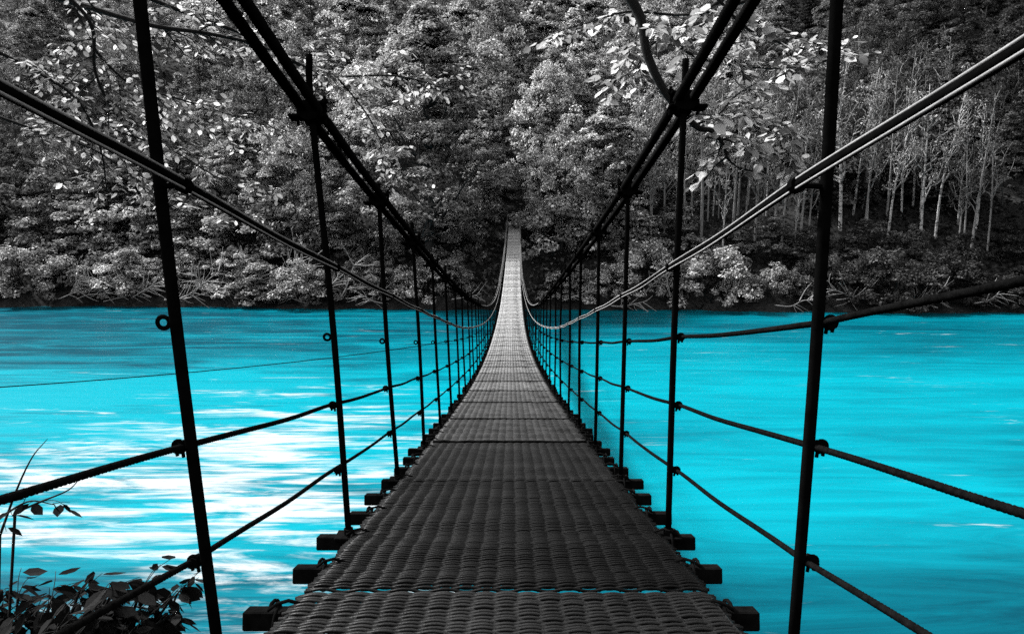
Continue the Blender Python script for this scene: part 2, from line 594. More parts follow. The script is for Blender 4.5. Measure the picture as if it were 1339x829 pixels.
mat_protos = [make_mat(0), make_mat(1)]
seams = [-0.05 - 1.85, -0.05, 1.89, 3.56, 5.03, 6.52]
seams[0] = -1.98
while seams[-1] < Y_END - 1.2:
    seams.append(seams[-1] + 1.58 + 0.05 * math.sin(len(seams) * 2.3))
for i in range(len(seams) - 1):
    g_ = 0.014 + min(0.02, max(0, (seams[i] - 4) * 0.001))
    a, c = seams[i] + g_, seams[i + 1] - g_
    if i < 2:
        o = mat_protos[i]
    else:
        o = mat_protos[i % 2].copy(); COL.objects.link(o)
    za, zc = zd(a), zd(c)
    lift = 0.002 * math.sin(i * 1.7)
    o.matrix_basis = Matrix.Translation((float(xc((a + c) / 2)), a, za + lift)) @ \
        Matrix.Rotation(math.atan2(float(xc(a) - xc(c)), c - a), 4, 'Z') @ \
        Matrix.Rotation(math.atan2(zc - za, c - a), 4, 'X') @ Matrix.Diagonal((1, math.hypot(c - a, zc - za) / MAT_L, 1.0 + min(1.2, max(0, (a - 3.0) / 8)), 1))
    v = 0.014 + (0.34 * min(1, max(0, (a - 3.9) / 16.0)) + 0.25 * min(1, max(0, (a - 18) / 16.0))) * (1 + 0.12 * math.sin(i * 2.9)) + 0.012 * math.sin(i * 2.1)  # sky sheen toward the far end put into the mat colour
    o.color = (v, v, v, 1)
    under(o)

# --- black battens that bind the seams of the mats coloured paler for sheen farther out
q = np.random.default_rng(6)
for i in range(4, len(seams) - 1):
    spots_ = [seams[i]] + ([(seams[i] + seams[i + 1]) / 2] if seams[i] > 13 else [])
    for Y in spots_:
        b = MB()
        sl_ = math.atan(0.0056 * (Y - 40.5))
        t = np.linspace(-0.6, 0.6, 14)
        pth = np.stack([float(xc(Y)) + t, Y + q.normal(0, 0.006, 14), zd(Y) + 0.004 + q.normal(0, 0.0015, 14)], -1)
        b.tube(pth, 0.011 + min(0.009, Y * 0.0005), 6)
        under(b.build("seam_batten", M_BEAM, None, True))

# --- crossbeams under the mats, with wire loops holding the mats down
BS = HS / 3
nb0 = int((Y_START - H0) / BS) + 1
beam_Y = [H0 + k * BS for k in range(nb0, int((Y_END - H0) / BS))]


def beam_geom(b, Y, q, fine=True):
    is_h = abs(((Y - H0) / HS) - round((Y - H0) / HS)) < 0.05
    half = 0.755 if is_h else 0.735
    sl_ = math.atan(0.0056 * (Y - 40.5))
    rot = np.array(Matrix.Rotation(sl_, 3, 'X'))
    x0 = float(xc(Y))
    z = zd(Y) - 0.044
    e1, e2 = q.uniform(-0.02, 0.02, 2)
    L = half * 2 + e1 + e2
    b.box((x0 + (e2 - e1) / 2, Y, z), (L, 0.052, 0.054), rot, 0.004 if fine else 0)


rest = MB()
q = np.random.default_rng(5)
n_part = 0
for Y in beam_Y:
    if Y > -0.5 and n_part < 98:
        b = MB(); beam_geom(b, Y, q)
        o = under(b.build("crossbeam", M_BEAM)); n_part += 1
        if Y < 12:
            x0 = float(xc(Y))
            for sx in (-1, 1):
                w = MB()
                cxx = x0 + sx * q.uniform(0.625, 0.675)
                t = np.linspace(-0.2, 2 * math.pi + 0.2, 16)
                ring = np.stack([cxx + sx * 0.012 * np.linspace(-1, 1, 16), Y + 0.05 * np.cos(t + 1.9), zd(Y) - 0.047 + 0.052 * np.sin(t + 1.9)], -1)
                tail = ring[-1] + np.array([[-sx * 0.02, 0.012, 0.012], [-sx * 0.05, 0.022, 0.016], [-sx * 0.085, 0.03, 0.0]])
                w.tube(np.vstack([ring, tail]), 0.0055, 6)
                lo = w.build("wire_loop", M_CABLE, None, True)
                lo.parent = o
    else:
        beam_geom(rest, Y, q, False)
o = under(rest.build("crossbeam", M_BEAM)); o["kind"] = "stuff"


# --- main cables (two each side)
def cable_pt(side, Y):
    Y = np.asarray(Y, float)
    T = HL if side < 0 else HR
    x = np.where(side < 0, -0.73 + 0.02 * np.clip((Y - 2.5) / 2, 0, 1), 0.625 - 0.012 * np.clip((Y - 4) / 2, 0, 1) + 0.05 * np.clip((Y - 14) / 20, 0, 1))
    return np.stack([x + np.where(Y > 40, xc(Y), 0), Y, zd(Y) + htab(T, Y)], -1)


cy = [-2.1]
while cy[-1] < Y_END:
    cy.append(cy[-1] + (0.02 if cy[-1] < 0.3 else 0.0036 if cy[-1] < 3.9 else max(0.02, 0.006 * cy[-1])))
cy = np.array(cy)
for side in (-1, 1):
    for off in (-0.027, 0.027):
        P = cable_pt(side, cy); P[:, 0] += off
        b = MB()
        near = cy < 3.9
        b.tube(P[near], 0.0155, 12, True, lobes=6, lay=0.078, depth=0.17)
        mid = (cy >= 3.88) & (cy < 15.0)
        b.tube(P[mid], 0.0175, 8, True)
        mc = under(b.build("main_cable", M_CABLE, None, True))
        b = MB()
        b.tube(P[cy >= 14.6], 0.0185, 8, True)
        b.build("sheen_strand", M_PALE, None, True).parent = mc  # grazing sky sheen on the distant cable, put into a paler material

# --- hangers: rods from crossbeam to main cable, with clamp, rope eyelets, foot plate
n_side = int((Y_END - 1.0 - H0) / HS)
rest = MB()


def rail_pt(side, Y):
    Y = np.asarray(Y, float)
    x = np.where(side < 0, -0.688, 0.60 + 0.035 * np.clip((Y - 1.4) / 2, 0, 1))
    return np.stack([x + np.where(Y > 40, xc(Y), 0), Y, zd(Y) + htab(RAILH, Y)], -1)


def rope_pt(side, h, Y):
    Y = np.asarray(Y, float)
    x = np.where(side < 0, -0.705 if h > 0.6 else -0.69, 0.632)
    return np.stack([x + np.where(Y > 40, xc(Y), 0), Y, zd(Y) + h], -1)


for k in range(-1, n_side):
    Y = H0 + k * HS
    for side in (-1, 1):
        top = cable_pt(side, Y)
        x0 = float(xc(Y)) + side * (0.642 if k > 0 else 0.648)
        base = np.array([x0, Y, zd(Y) - 0.015])
        stub = top + np.array([0, 0, 0.10 + 0.07 * (k in (1,)) + 0.03 * math.sin(k * 3.1 + side)])
        bend = 0.010 * math.sin(k * 2.7 + side)
        mid = (base + top) / 2 + np.array([bend, 0, 0])
        P = smooth_path(np.array([base, mid, top, stub]), 5)
        fine = k < 9
        if k <= 48:
            b = MB()
            b.tube(P, 0.0125, 10 if fine else 6)
            h = under(b.build("hanger", M_STEEL, None, True))
            # clamp round the two cables
            c = MB()
            sl_ = math.atan(0.0056 * (Y - 40.5)) - 0.03
            rot = np.array(Matrix.Rotation(sl_, 3, 'X'))
            c.box(top + np.array([0, 0, 0.022]), (0.105, 0.05, 0.012), rot, 0.003)
            c.box(top - np.array([side * -0.012, 0, 0.024]), (0.14, 0.05, 0.012), rot, 0.003)
            if fine:
                for off in (-0.05, 0.05):
                    c.tube(np.array([top + [off, 0, -0.05], top + [off, 0, 0.05]]), 0.006, 6)
                    c.tube(np.array([top + [off, 0, 0.026], top + [off, 0, 0.04]]), 0.012, 6)
                c.tube(np.array([top + [0, 0, 0.025], top + [0, 0, 0.045]]), 0.02, 6)
                c.tube(np.array([top + [0, -0.035, 0.0], top + [0, 0.035, -0.02]]), 0.041, 10)
            cl = c.build("cable_clamp", M_STEEL); cl.parent = h
            # foot plate on the crossbeam
            f = MB()
            f.box(base + np.array([0, 0, -0.001]), (0.1, 0.075, 0.012), None, 0.002)
            f.tube(np.array([base, base + [0, 0, 0.03]]), 0.019, 8)
            fo = f.build("foot_plate", M_BEAM); fo.parent = h
            if k < 16:
                sgn = -1 if side < 0 else (-1 if False else 1)
                for hh in (0.795, 0.525, 0.26):
                    rise = max(0.0, 1.386 - Y) * (0.06 if hh > 0.6 else 0.05 if hh < 0.3 else 0.0)
                    t = (zd(Y) + hh + rise - base[2]) / (top[2] - base[2])
                    c0 = base + (top - base) * t + np.array([bend * math.sin(math.pi * t), 0, 0])
                    e = MB()
                    e.torus(c0 + np.array([sgn * 0.026, 0, 0]), 0.0125, 0.005, 1, 0, 2 * math.pi, 14, 6)
                    e.tube(np.array([c0, c0 + [sgn * 0.014, 0, 0]]), 0.006, 6)
                    if hh < 0.7 or side > 0:      # a rope clip with its nuts
                        e.tube(np.array([c0 + [sgn * 0.026, -0.012, 0.0], c0 + [sgn * 0.026, 0.02, -0.004]]), 0.0125, 8)
                        e.tube(np.array([c0 + [sgn * 0.02, 0, 0], c0 + [sgn * 0.018, 0, -0.024]]), 0.0042, 6)
                        e.tube(np.array([c0 + [sgn * 0.034, 0, 0], c0 + [sgn * 0.031, 0, -0.021]]), 0.0042, 6)
                    eo = e.build("rope_eyelet", M_STEEL); eo.parent = h
            # dark tie that holds the handrail cables to the rod
            rp = rail_pt(side, Y)
            e = MB()
            rp = rp + np.array([-side * 0.024, 0, 0])
            e.tube(np.array([rp + [0, -0.011, 0.0022], rp + [0, 0.011, -0.0022]]), 0.0165, 10)
            e.tube(np.array([rp, np.array([base[0] + (top[0] - base[0]) * 0.62, Y, rp[2] - 0.002])]), 0.006, 6)
            eo = e.build("rail_clip", M_STEEL, None, False); eo.parent = h
        else:
            rest.tube(P, 0.0125, 5)
o = under(rest.build("hanger", M_STEEL, None, True)); o["kind"] = "stuff"

# --- handrail: a black cable each side, highlights added as pale strands, sagging a little between the rods
ry = np.concatenate([np.arange(-2.1, 12, 0.05), np.arange(12, Y_END, 0.2875)])
sag = 0.003 * np.cos((ry - H0) / HS * 2 * math.pi) - 0.003
for side in (-1, 1):
    for nm, dz, dx, rr, mt in (("handrail_cable", 0.0, 0.0, 0.0092, M_STEEL), ("handrail_glint", 0.0100, -0.0055, 0.0033, M_GLINT), ("handrail_glint", -0.0088, -0.0068, 0.0033, M_GLINT)):
        P = rail_pt(side, ry)
        P[:, 2] += dz + sag + 0.0008 * np.sin(ry * 7 + dz * 500)
        P[:, 0] += dx * side - side * 0.024
        if rr < 0.005: rr = np.interp(ry, [1.5, 6.0], [0.0026, 0.0037])
        b = MB(); b.tube(P, rr, 10 if nm == 'handrail_cable' else 7)
        under(b.build(nm, mt, None, True))

# --- side ropes
for side in (-1, 1):
    for hh in ((0.525, 0.26) if side < 0 else (0.795, 0.525, 0.26)):
        yy = np.concatenate([np.arange(-2.1, 0.3, 0.03), np.arange(0.3, 3.2, 0.004), np.arange(3.2, 12, 0.04), np.arange(12, Y_END, 0.2875)])
        P = rope_pt(side, hh, yy)
        P[:, 0] += side * 0.018
        P[:, 2] += 0.003 * np.cos((yy - H0) / HS * 2 * math.pi) - 0.003 + 0.0008 * np.sin(yy * 9 + hh * 20)
        if hh > 0.6: P[:, 2] += 0.06 * np.clip(1.386 - yy, 0, 1.2)
        if hh < 0.3: P[:, 2] += 0.05 * np.clip(1.386 - yy, 0, 1.2)
        near = yy < 3.2
        b = MB()
        b.tube(P[near], 0.0068, 9, True, lobes=3, lay=0.032, depth=0.12)
        b.tube(P[~near], 0.0075, 6, True)
        under(b.build("side_rope", M_ROPE, None, True))

# --- guy wire from the deck edge to the near bank
A = np.array([-13.2, 9.0, -2.75]); B_ = np.array([-0.75, 26.0, zd(26.0) - 0.05])
t = np.linspace(0, 1, 40)[:, None]
P = A + (B_ - A) * t - np.array([0, 0, 1.0]) * (0.35 * 4 * t * (1 - t))
b = MB(); b.tube(P, 0.012, 5); under(b.build("guy_wire", M_CABLE, None, True))

# --- portal frames at both ends, abutments
for Y, dx in ((Y_START - 0.1, 0.0), (Y_END + 0.1, 0.0)):
    b = MB()
    hL = cable_pt(-1, Y_START if Y < 0 else Y_END); hR = cable_pt(1, Y_START if Y < 0 else Y_END)
    for p in (hL, hR):
        b.box((p[0], Y, (p[2] + zd(Y)) / 2 - 0.6), (0.14, 0.14, p[2] - zd(Y) + 1.3), None, 0.008)
    if Y < 0: b.box(((hL[0] + hR[0]) / 2, Y, min(hL[2], hR[2]) + 0.12), (hR[0] - hL[0] + 0.5, 0.12, 0.12), None, 0.006)
    under(b.build("portal_frame", M_BEAM))
    b = MB()
    s_ = -1 if Y < 0 else 1
    b.box((float(xc(Y)), Y + s_ * 0.9, zd(Y) - 0.75), (2.2, 1.7, 1.2), None, 0.02)
    under(b.build("abutment", M_CONC))


# ------------------------------------------------------------------ foliage tools
def leaf_quads(C, Nn, size, q, aspect=0.72):
    """One bent leaf spray (rhombus of four corners) per centre."""
    n = len(C)
    a = q.normal(size=(n, 3))
    U = a - Nn * (a * Nn).sum(1, keepdims=True)
    U /= np.linalg.norm(U, axis=1, keepdims=True) + 1e-9
    W = np.cross(Nn, U)
    s = size[:, None]
    k = q.uniform(0.75, 1.25, (n, 4, 1))
    droop = q.uniform(-0.25, 0.05, (n, 1))
    v0 = C + U * s * k[:, 0]
    v1 = C + W * s * aspect * k[:, 1] + Nn * s * droop
    v2 = C - U * s * k[:, 2]
    v3 = C - W * s * aspect * k[:, 3] + Nn * s * droop
    V = np.stack([v0, v1, v2, v3], 1).reshape(-1, 3)
    return V, np.arange(4 * n).reshape(n, 4)


def clump_leaves(centres, radii, per, q, size, flat=0.45, up=0.9):
    """Leaves of layered clumps: each clump an oblate spray, leaves mostly on its upper face."""
    Cs, Ns, Sz, Tn = [], [], [], []
    for c, r in zip(centres, radii):
        ct = q.uniform(0.5, 1.5)
        n = int(per * (r / np.mean(radii)) ** 1.7 * q.uniform(0.7, 1.3)) + 4
        d_ = q.normal(size=(n, 3)); d_ /= np.linalg.norm(d_, axis=1, keepdims=True)
        d_[:, 2] = np.where(d_[:, 2] < 0, d_[:, 2] * 0.55, d_[:, 2])
        rr = q.uniform(0.35, 1.05, (n, 1)) ** 0.6
        off = d_ * rr * r
        off[:, 2] *= flat
        off[:, 2] -= 0.16 * r * (off[:, 0] ** 2 + off[:, 1] ** 2) / r ** 2     # tips hang
        nn = d_ * np.array([0.7, 0.7, 0.5]) + np.array([0, 0, up]) + q.normal(0, 0.34, (n, 3))
        nn /= np.linalg.norm(nn, axis=1, keepdims=True)
        Cs.append(c + off); Ns.append(nn)
        Sz.append(q.uniform(0.65, 1.35, n) * size)
        Tn.append(np.clip(q.lognormal(-0.1, 0.5, n) * ct, 0.1, 3.2))
    return np.vstack(Cs), np.vstack(Ns), np.concatenate(Sz), np.concatenate(Tn)


def limb_path(a, c, q, wob, n=6):
    t = np.linspace(0, 1, n)[:, None]
    P = np.asarray(a) + (np.asarray(c) - np.asarray(a)) * t
    L = np.linalg.norm(np.asarray(c) - np.asarray(a))
    P[1:-1] += q.normal(0, wob * L, (n - 2, 3))
    P[:, 2] -= 0.10 * L * (np.sin(t[:, 0] * math.pi)) * 0.5
    return P


def tree_parts(kind, seed):
    """(trunk MB, foliage arrays) of one tree at the origin, real size."""
    q = np.random.default_rng(seed)
    tb = MB()
    if kind in ('big', 'broad', 'slim'):
        H, Rr, base_f, ncl, per, size, cr = {'big': (26, 9.3, 0.12, 300, 140, 0.19, (0.9, 1.9)),
                                             'broad': (15, 5.2, 0.10, 190, 75, 0.15, (0.45, 1.15)),
                                             'slim': (15, 2.9, 0.28, 85, 60, 0.13, (0.4, 0.95))}[kind]
        cs, rs = [], []
        while len(cs) < ncl:
            f = q.uniform(base_f, 1.0)
            prof = math.sin(min(1.0, (f - base_f) / (1 - base_f) * 0.93 + 0.12) * math.pi) ** 0.55
            ang = q.uniform(0, 2 * math.pi)
            rad = Rr * prof * (0.25 + 0.75 * q.uniform(0, 1) ** 0.4) * (1 + 0.20 * math.sin(3 * ang + seed) + 0.14 * math.sin(5 * ang + f * 9) + 0.12 * math.sin(f * 17 + ang))
            cs.append([rad * math.cos(ang), rad * math.sin(ang), f * H * (0.97 + 0.06 * q.uniform())])
            rs.append(q.uniform(*cr))
        cs = np.array(cs); rs = np.array(rs)
        top = H * 0.9
        tp = np.array([[0, 0, -1.2], [0.1 * q.normal(), 0.1 * q.normal(), H * 0.15], [0.3 * q.normal(), 0.3 * q.normal(), H * 0.4], [0.5 * q.normal(), 0.5 * q.normal(), top]])
        tp = smooth_path(tp, 6)
        r0 = {'big': 0.62, 'broad': 0.28, 'slim': 0.15}[kind]
        tb.tube(tp, r0 * (1 - 0.93 * np.linspace(0, 1, len(tp)) ** 0.8), 8)
        nl = {'big': 60, 'broad': 15, 'slim': 12}[kind]
        for i in q.choice(ncl, nl, replace=False):
            zt = max(0.12 * H, cs[i][2] - 0.8 * math.hypot(cs[i][0], cs[i][1]) - q.uniform(0, 0.05) * H)
            j = np.argmin(abs(tp[:, 2] - zt))
            P = limb_path(tp[j], cs[i] * np.array([1.05, 1.05, 1.0]), q, 0.04)
            tb.tube(P, r0 * 0.36 * (1 - 0.9 * np.linspace(0, 1, len(P))) * q.uniform(0.6, 1.1), 5)
        fl = (0.45, 0.75, 0.55, 0.9)[seed % 4]
        fol = clump_leaves(cs, rs, per, q, size * (1.0, 0.85, 1.15, 0.9)[seed % 4], fl, (0.9, 0.5, 0.8, 0.3)[seed % 4])
    elif kind == 'conifer':
        H, Rr = 17, 3.2
        cs, rs = [], []
        for f in np.linspace(0.1, 0.98, 22):
            rad = Rr * (1.05 - f) ** 0.8
            m = max(3, int(9 * (1.1 - f)))
            for a in np.linspace(0, 2 * math.pi, m, endpoint=False) + q.uniform(0, 6):
                for g in (0.45, 0.85):
                    cs.append([rad * g * math.cos(a), rad * g * math.sin(a), f * H - 0.35 * rad * g]); rs.append(0.35 + 0.45 * rad / Rr * q.uniform(0.7, 1.2))
        cs = np.array(cs); rs = np.array(rs)
        tp = np.array([[0, 0, -1], [0, 0, H * 0.5], [0, 0, H]]); tb.tube(tp, [0.26, 0.16, 0.02], 7)
        fol = clump_leaves(cs, rs, 24, q, 0.2, flat=0.4, up=0.5)
    elif kind == 'bush':
        H, Rr = 3.6, 2.7
        ncl = 70
        Rr *= (1.0, 1.15, 0.85, 1.0)[seed % 4]
        ang = q.uniform(0, 2 * math.pi, ncl); f = q.uniform(-0.12, 1, ncl)
        rad = Rr * np.sqrt(np.clip(1.05 - np.abs(f) ** 1.6, 0.02, 1)) * q.uniform(0.3, 1, ncl) ** 0.5
        cs = np.stack([rad * np.cos(ang), rad * np.sin(ang), f * H * q.uniform(0.75, 1.05, ncl)], -1)
        rs = q.uniform(0.3, 0.85, ncl)
        for i in q.choice(ncl, 12, replace=False):
            P = limb_path([q.normal(0, 0.2), q.normal(0, 0.2), -0.5], cs[i], q, 0.07)
            tb.tube(P, np.linspace(0.06, 0.012, len(P)), 5)
        fol = clump_leaves(cs, rs, 75, q, 0.11, (0.45, 0.9, 0.6, 0.8)[seed % 4], (0.9, 0.4, 0.7, 0.5)[seed % 4])
    elif kind in ('birch', 'pole'):
        H = 15.0
        cs, rs = [], []
        lean = q.normal(0, 0.9, 2)
        tp = smooth_path(np.array([[0, 0, -1], [lean[0] * 0.25 + q.normal(0, 0.15), lean[1] * 0.2, H * 0.33], [lean[0] * 0.6, lean[1] * 0.6, H * 0.66], [lean[0], lean[1], H]]), 6)
        tb.tube(tp, q.uniform(0.13, 0.2) * (1 - 0.85 * np.linspace(0, 1, len(tp))), 7)
        for i in range(15):
            j = int(q.integers(5, len(tp) - 1))
            a = q.uniform(0, 6.28); L = q.uniform(1.2, 3.3) * (1.25 - tp[j][2] / H)
            e = tp[j] + np.array([math.cos(a) * L, math.sin(a) * L, L * q.uniform(0.9, 1.7)])
            P = limb_path(tp[j], e, q, 0.06)
            P[:, 2] += 0.1 * L * np.sin(np.linspace(0, 1, len(P)) * math.pi)
            tb.tube(P, np.linspace(0.075, 0.025, len(P)), 5)
            for _ in range(2):
                e2 = P[3] + q.normal(0, 0.55, 3) + [0, 0, 0.7]
                tb.tube(np.array([P[3], (P[3] + e2) / 2 + q.normal(0, 0.1, 3), e2]), [0.028, 0.02, 0.01], 4)
                cs.append(e2); rs.append(q.uniform(0.4, 0.8))
            cs.append(e); rs.append(q.uniform(0.4, 0.8))
        fol = clump_leaves(np.array(cs), np.array(rs), 9 if kind == 'birch' else 12, q, 0.12, flat=0.8, up=0.4)
    return tb, fol


def make_tree(name, kind, seed, bark, flip=None):
    root = empty(name)
    tb, (C, Nn, Sz, Tn) = tree_parts(kind, seed)
    tb.build("stems" if False else ("stem" if kind == 'bush' else "trunk"), bark, root, True)
    q = np.random.default_rng(seed + 500)
    V, Q = leaf_quads(C, Nn, Sz, q)
    mesh_obj("foliage" if kind == 'bush' else "crown", V, Q, M_LEAF, root, False, Tn)
    return root


PROTO = {}


def proto(name, kind, n, bark):
    PROTO[name] = [[make_tree(name, kind, 31 * (i + 1) + len(PROTO) * 7, bark), False] for i in range(n)]


proto("broadleaf_tree", 'broad', 4, M_BARK)
proto("slender_tree", 'slim', 3, M_BARK)
proto("conifer_tree", 'conifer', 2, M_DARKBARK)
proto("riverside_bush", 'bush', 4, M_DARKBARK)
proto("birch_tree", 'birch', 4, M_BIRCH)
proto("bare_tree", 'pole', 4, M_POLE)


def plant(name, X, Y, H, wide, tone, rot=None, var=None, dz=0.0):
    base_h = {"broadleaf_tree": 15, "slender_tree": 15, "conifer_tree": 17, "riverside_bush": 3.6, "birch_tree": 15, "bare_tree": 15}[name]
    lst = PROTO[name]
    i = (var if var is not None else random.randrange(len(lst))) % len(lst)
    root, used = lst[i]
    if not used:
        lst[i][1] = True
        r = root
    else:
        r = root.copy(); COL.objects.link(r)
        for ch in root.children:
            c = ch.copy(); COL.objects.link(c); c.parent = r
    k = H / base_h
    r.location = (X, Y, float(ground_z(X, Y)) + dz)
    r.rotation_euler = (0, 0, random.uniform(0, 6.28) if rot is None else rot)
    r.scale = (k * wide, k * wide, k)
    for c in r.children:
        v = min(0.9, tone * 3.7)
        c.color = (v, v, v, 1)
    r["tone"] = tone
    return r


TREES = []    # (object, row, X, name, tone)


def put(row, name, X, Y, H, wide, tone, **kw):
    o = plant(name, X, Y, H, wide, tone, **kw)
    TREES.append([o, row, X, name, tone])
    return o


def Xpx(px, Y):
    return (px - CX) / F_PX * Y * 0.995


# --- the big dark-limbed tree left of the bridge's far end, built where it stands
def big_tree():
    Yb, X0 = 74.5, Xpx(560, 74.5)
    root = empty("broadleaf_tree", (X0, Yb, float(ground_z(X0, Yb))))
    tb, (C, Nn, Sz, Tn) = tree_parts('big', 76)
    # keep the way onto the bridge free
    wx = C[:, 0] + X0; wz = C[:, 2] + root.location.z
    keep = ~((wx > -1.25) & (wz < 2.0)) & (wx < 2.6)
    V, Q = leaf_quads(C[keep], Nn[keep], Sz[keep], np.random.default_rng(4))
    tb.build("trunk", M_BARK, root, True)
    c = mesh_obj("crown", V, Q, M_LEAF, root, False, Tn[keep])
    c.color = (0.6, 0.6, 0.6, 1)
    tag(root, "biggest broadleaf tree of the far bank, its wide layered crown beside the bridge end", "tree", "trees of the far bank")


big_tree()

# ------------------------------------------------------------------ rows of trees up the far hillside
def tone_at(px, row):
    """How pale the foliage is along the bank (photograph x), darker on the evergreen slopes."""
    t = np.interp(px, [0, 180, 300, 400, 620, 700, 800, 860, 980, 1060, 1339], [0.10, 0.13, 0.15, 0.21, 0.2, 0.30, 0.28, 0.18, 0.13, 0.055, 0.026])
    return float(t)


# pale trees close to the right of the bridge end
put(1, "broadleaf_tree", Xpx(735, 75), 75.5, 13, 1.0, 0.32, var=0)
put(1, "broadleaf_tree", Xpx(790, 76), 77, 14, 0.95, 0.30, var=1)
put(1, "broadleaf_tree", Xpx(722, 84), 85, 17, 0.85, 0.30, var=2)
put(1, "broadleaf_tree", Xpx(770, 88), 89, 18, 0.9, 0.27, var=3)
put(1, "broadleaf_tree", Xpx(700, 97), 98, 19, 0.8, 0.22, var=1)
put(1, "broadleaf_tree", Xpx(655, 96), 97, 20, 0.9, 0.13, var=0)
put(1, "conifer_tree", Xpx(690, 112), 112, 19, 1.0, 0.07)
# paler tree left of the big one and the shrubs before it
put(1, "broadleaf_tree", Xpx(385, 77), 78, 14.5, 0.95, 0.22, var=2)
put(1, "broadleaf_tree", Xpx(440, 76), 76, 10, 0.9, 0.24, var=3)
put(1, "broadleaf_tree", Xpx(320, 80), 80, 12, 1.0, 0.17, var=1)

for row, (Y0, step, hmin, hmax) in {2: (84, 6.4, 10, 16), 3: (96, 6.8, 12, 18), 4: (110, 7.4, 13, 19), 5: (127, 8.4, 13, 20), 6: (147, 9.4, 14, 20), 7: (170, 10.5, 13, 19)}.items():
    half = 0.80 * Y0 + 4
    X = -half + random.uniform(0, step)
    while X < half:
        Y = Y0 + random.uniform(-4, 4)
        px, _ = to_px((X, Y, 0))
        skip = (row <= 3 and 430 < px < 1060 and row == 2) or abs(X - 0.3) < (4.5 if row == 2 else 2.0 if row == 3 else 0)
        if not skip:
            tn = tone_at(px, row) * random.uniform(0.5, 1.55)
            H = random.uniform(hmin, hmax)
            if px > 1040:
                name = random.choices(["conifer_tree", "slender_tree", "broadleaf_tree"], [0.45, 0.3, 0.25])[0]
            elif px > 830:
                name = random.choices(["slender_tree", "broadleaf_tree", "conifer_tree"], [0.6, 0.3, 0.1])[0]
            elif px < 330:
                name = random.choices(["broadleaf_tree", "slender_tree", "conifer_tree"], [0.55, 0.25, 0.2])[0]
            else:
                name = random.choices(["broadleaf_tree", "slender_tree", "conifer_tree"], [0.75, 0.15, 0.1])[0]
            if name == "conifer_tree": tn *= 0.6
            if px < 300: H *= 0.8
            put(row, name, X, Y, H, random.uniform(0.85, 1.15), tn)
        X += step * random.uniform(0.75, 1.25)

put(1, "broadleaf_tree", Xpx(676, 92), 93, 9, 1.0, 0.10, var=2)
put(1, "broadleaf_tree", -3.4, 82.5, 11, 0.75, 0.2, var=1)
put(1, "broadleaf_tree", 4.6, 83, 12, 0.7, 0.26, var=3)
put(12, "riverside_bush", 0.4, 85.5, 4.2, 0.9, 0.15, var=1)
put(12, "riverside_bush", -2.3, 80.5, 3.4, 0.7, 0.18, var=2)
put(12, "riverside_bush", 2.9, 80.0, 3.2, 0.7, 0.2, var=0)
put(1, "broadleaf_tree", Xpx(668, 103), 104, 12, 1.0, 0.14, var=0)

# leafy undergrowth that covers the hillside between the trees
q = np.random.default_rng(40)
n = 110000
uY = 69.5 + 115 * q.uniform(0, 1, n) ** 1.5
uX = q.uniform(-1, 1, n) * (1.05 * uY + 6)
keep = ~((np.abs(uX - 0.3) < 1.3) & (uY < 79.5))
uX, uY = uX[keep], uY[keep]
dn = 0.6 + 0.4 * vnoise(uX, uY, 0.25, 9)
keep = q.uniform(0, 1, len(uX)) < np.clip(dn, 0.15, 1)
uX, uY = uX[keep], uY[keep]
uZ = ground_z(uX, uY) + q.uniform(0.02, 0.9, len(uX)) ** 1.3
keep = (uY - bank_y(uX)) > 1.2
C = np.stack([uX, uY, uZ], -1)[keep]
nn = q.normal(0, 0.5, (len(C), 3)) + np.array([0, -0.35, 0.8]); nn /= np.linalg.norm(nn, axis=1, keepdims=True)
V, Q = leaf_quads(C, nn, q.uniform(0.12, 0.3, len(C)) * (0.7 + C[:, 1] / 140), q)
pxs = CX + F_PX * C[:, 0] / C[:, 1]
tn = np.interp(pxs, [0, 330, 420, 800, 900, 1050, 1339], [0.1, 0.13, 0.16, 0.18, 0.14, 0.06, 0.035]) * np.clip(q.lognormal(-0.1, 0.7, len(C)), 0.1, 3)
tag(mesh_obj("undergrowth", V, Q, M_LEAF, None, False, tn), "low leafy undergrowth covering the far hillside", None, None, "stuff").color = (1, 1, 1, 1)

# birches with white trunks on the slope at the right
for px, Y, H, w in ((1098, 76.5, 16, 1.3), (1112, 79, 14, 1.0), (1160, 76, 13, 1.1), (1176, 80, 13, 1.0), (1204, 75.5, 15, 1.1), (1222, 77, 15.5, 1.0), (1068, 79, 13, 1.0), (1132, 77.5, 12, 0.9),
                    (1250, 79, 12, 1.0), (1140, 84, 14, 1.0), (1040, 78, 12, 1.0), (945, 73.5, 11, 0.9), (930, 80, 12, 0.9), (1275, 78, 12, 1.0), (1000, 80, 12.5, 1.0), (975, 82, 12, 1.0), (885, 80, 12, 1.0), (1190, 82, 13, 1.0)):
    put(8, "birch_tree", Xpx(px, Y), Y, H * 1.15, w * 0.85, 0.12)

for i in range(42):
    px = 815 + 500 * (i + random.uniform(0.05, 0.95)) / 42
    Y = random.uniform(73.5, 80) if px < 1050 else random.uniform(74.5, 97)
    put(11, "bare_tree", Xpx(px, Y), Y, random.uniform(12, 18), random.uniform(0.6, 0.9), tone_at(px, 3) * 0.9)

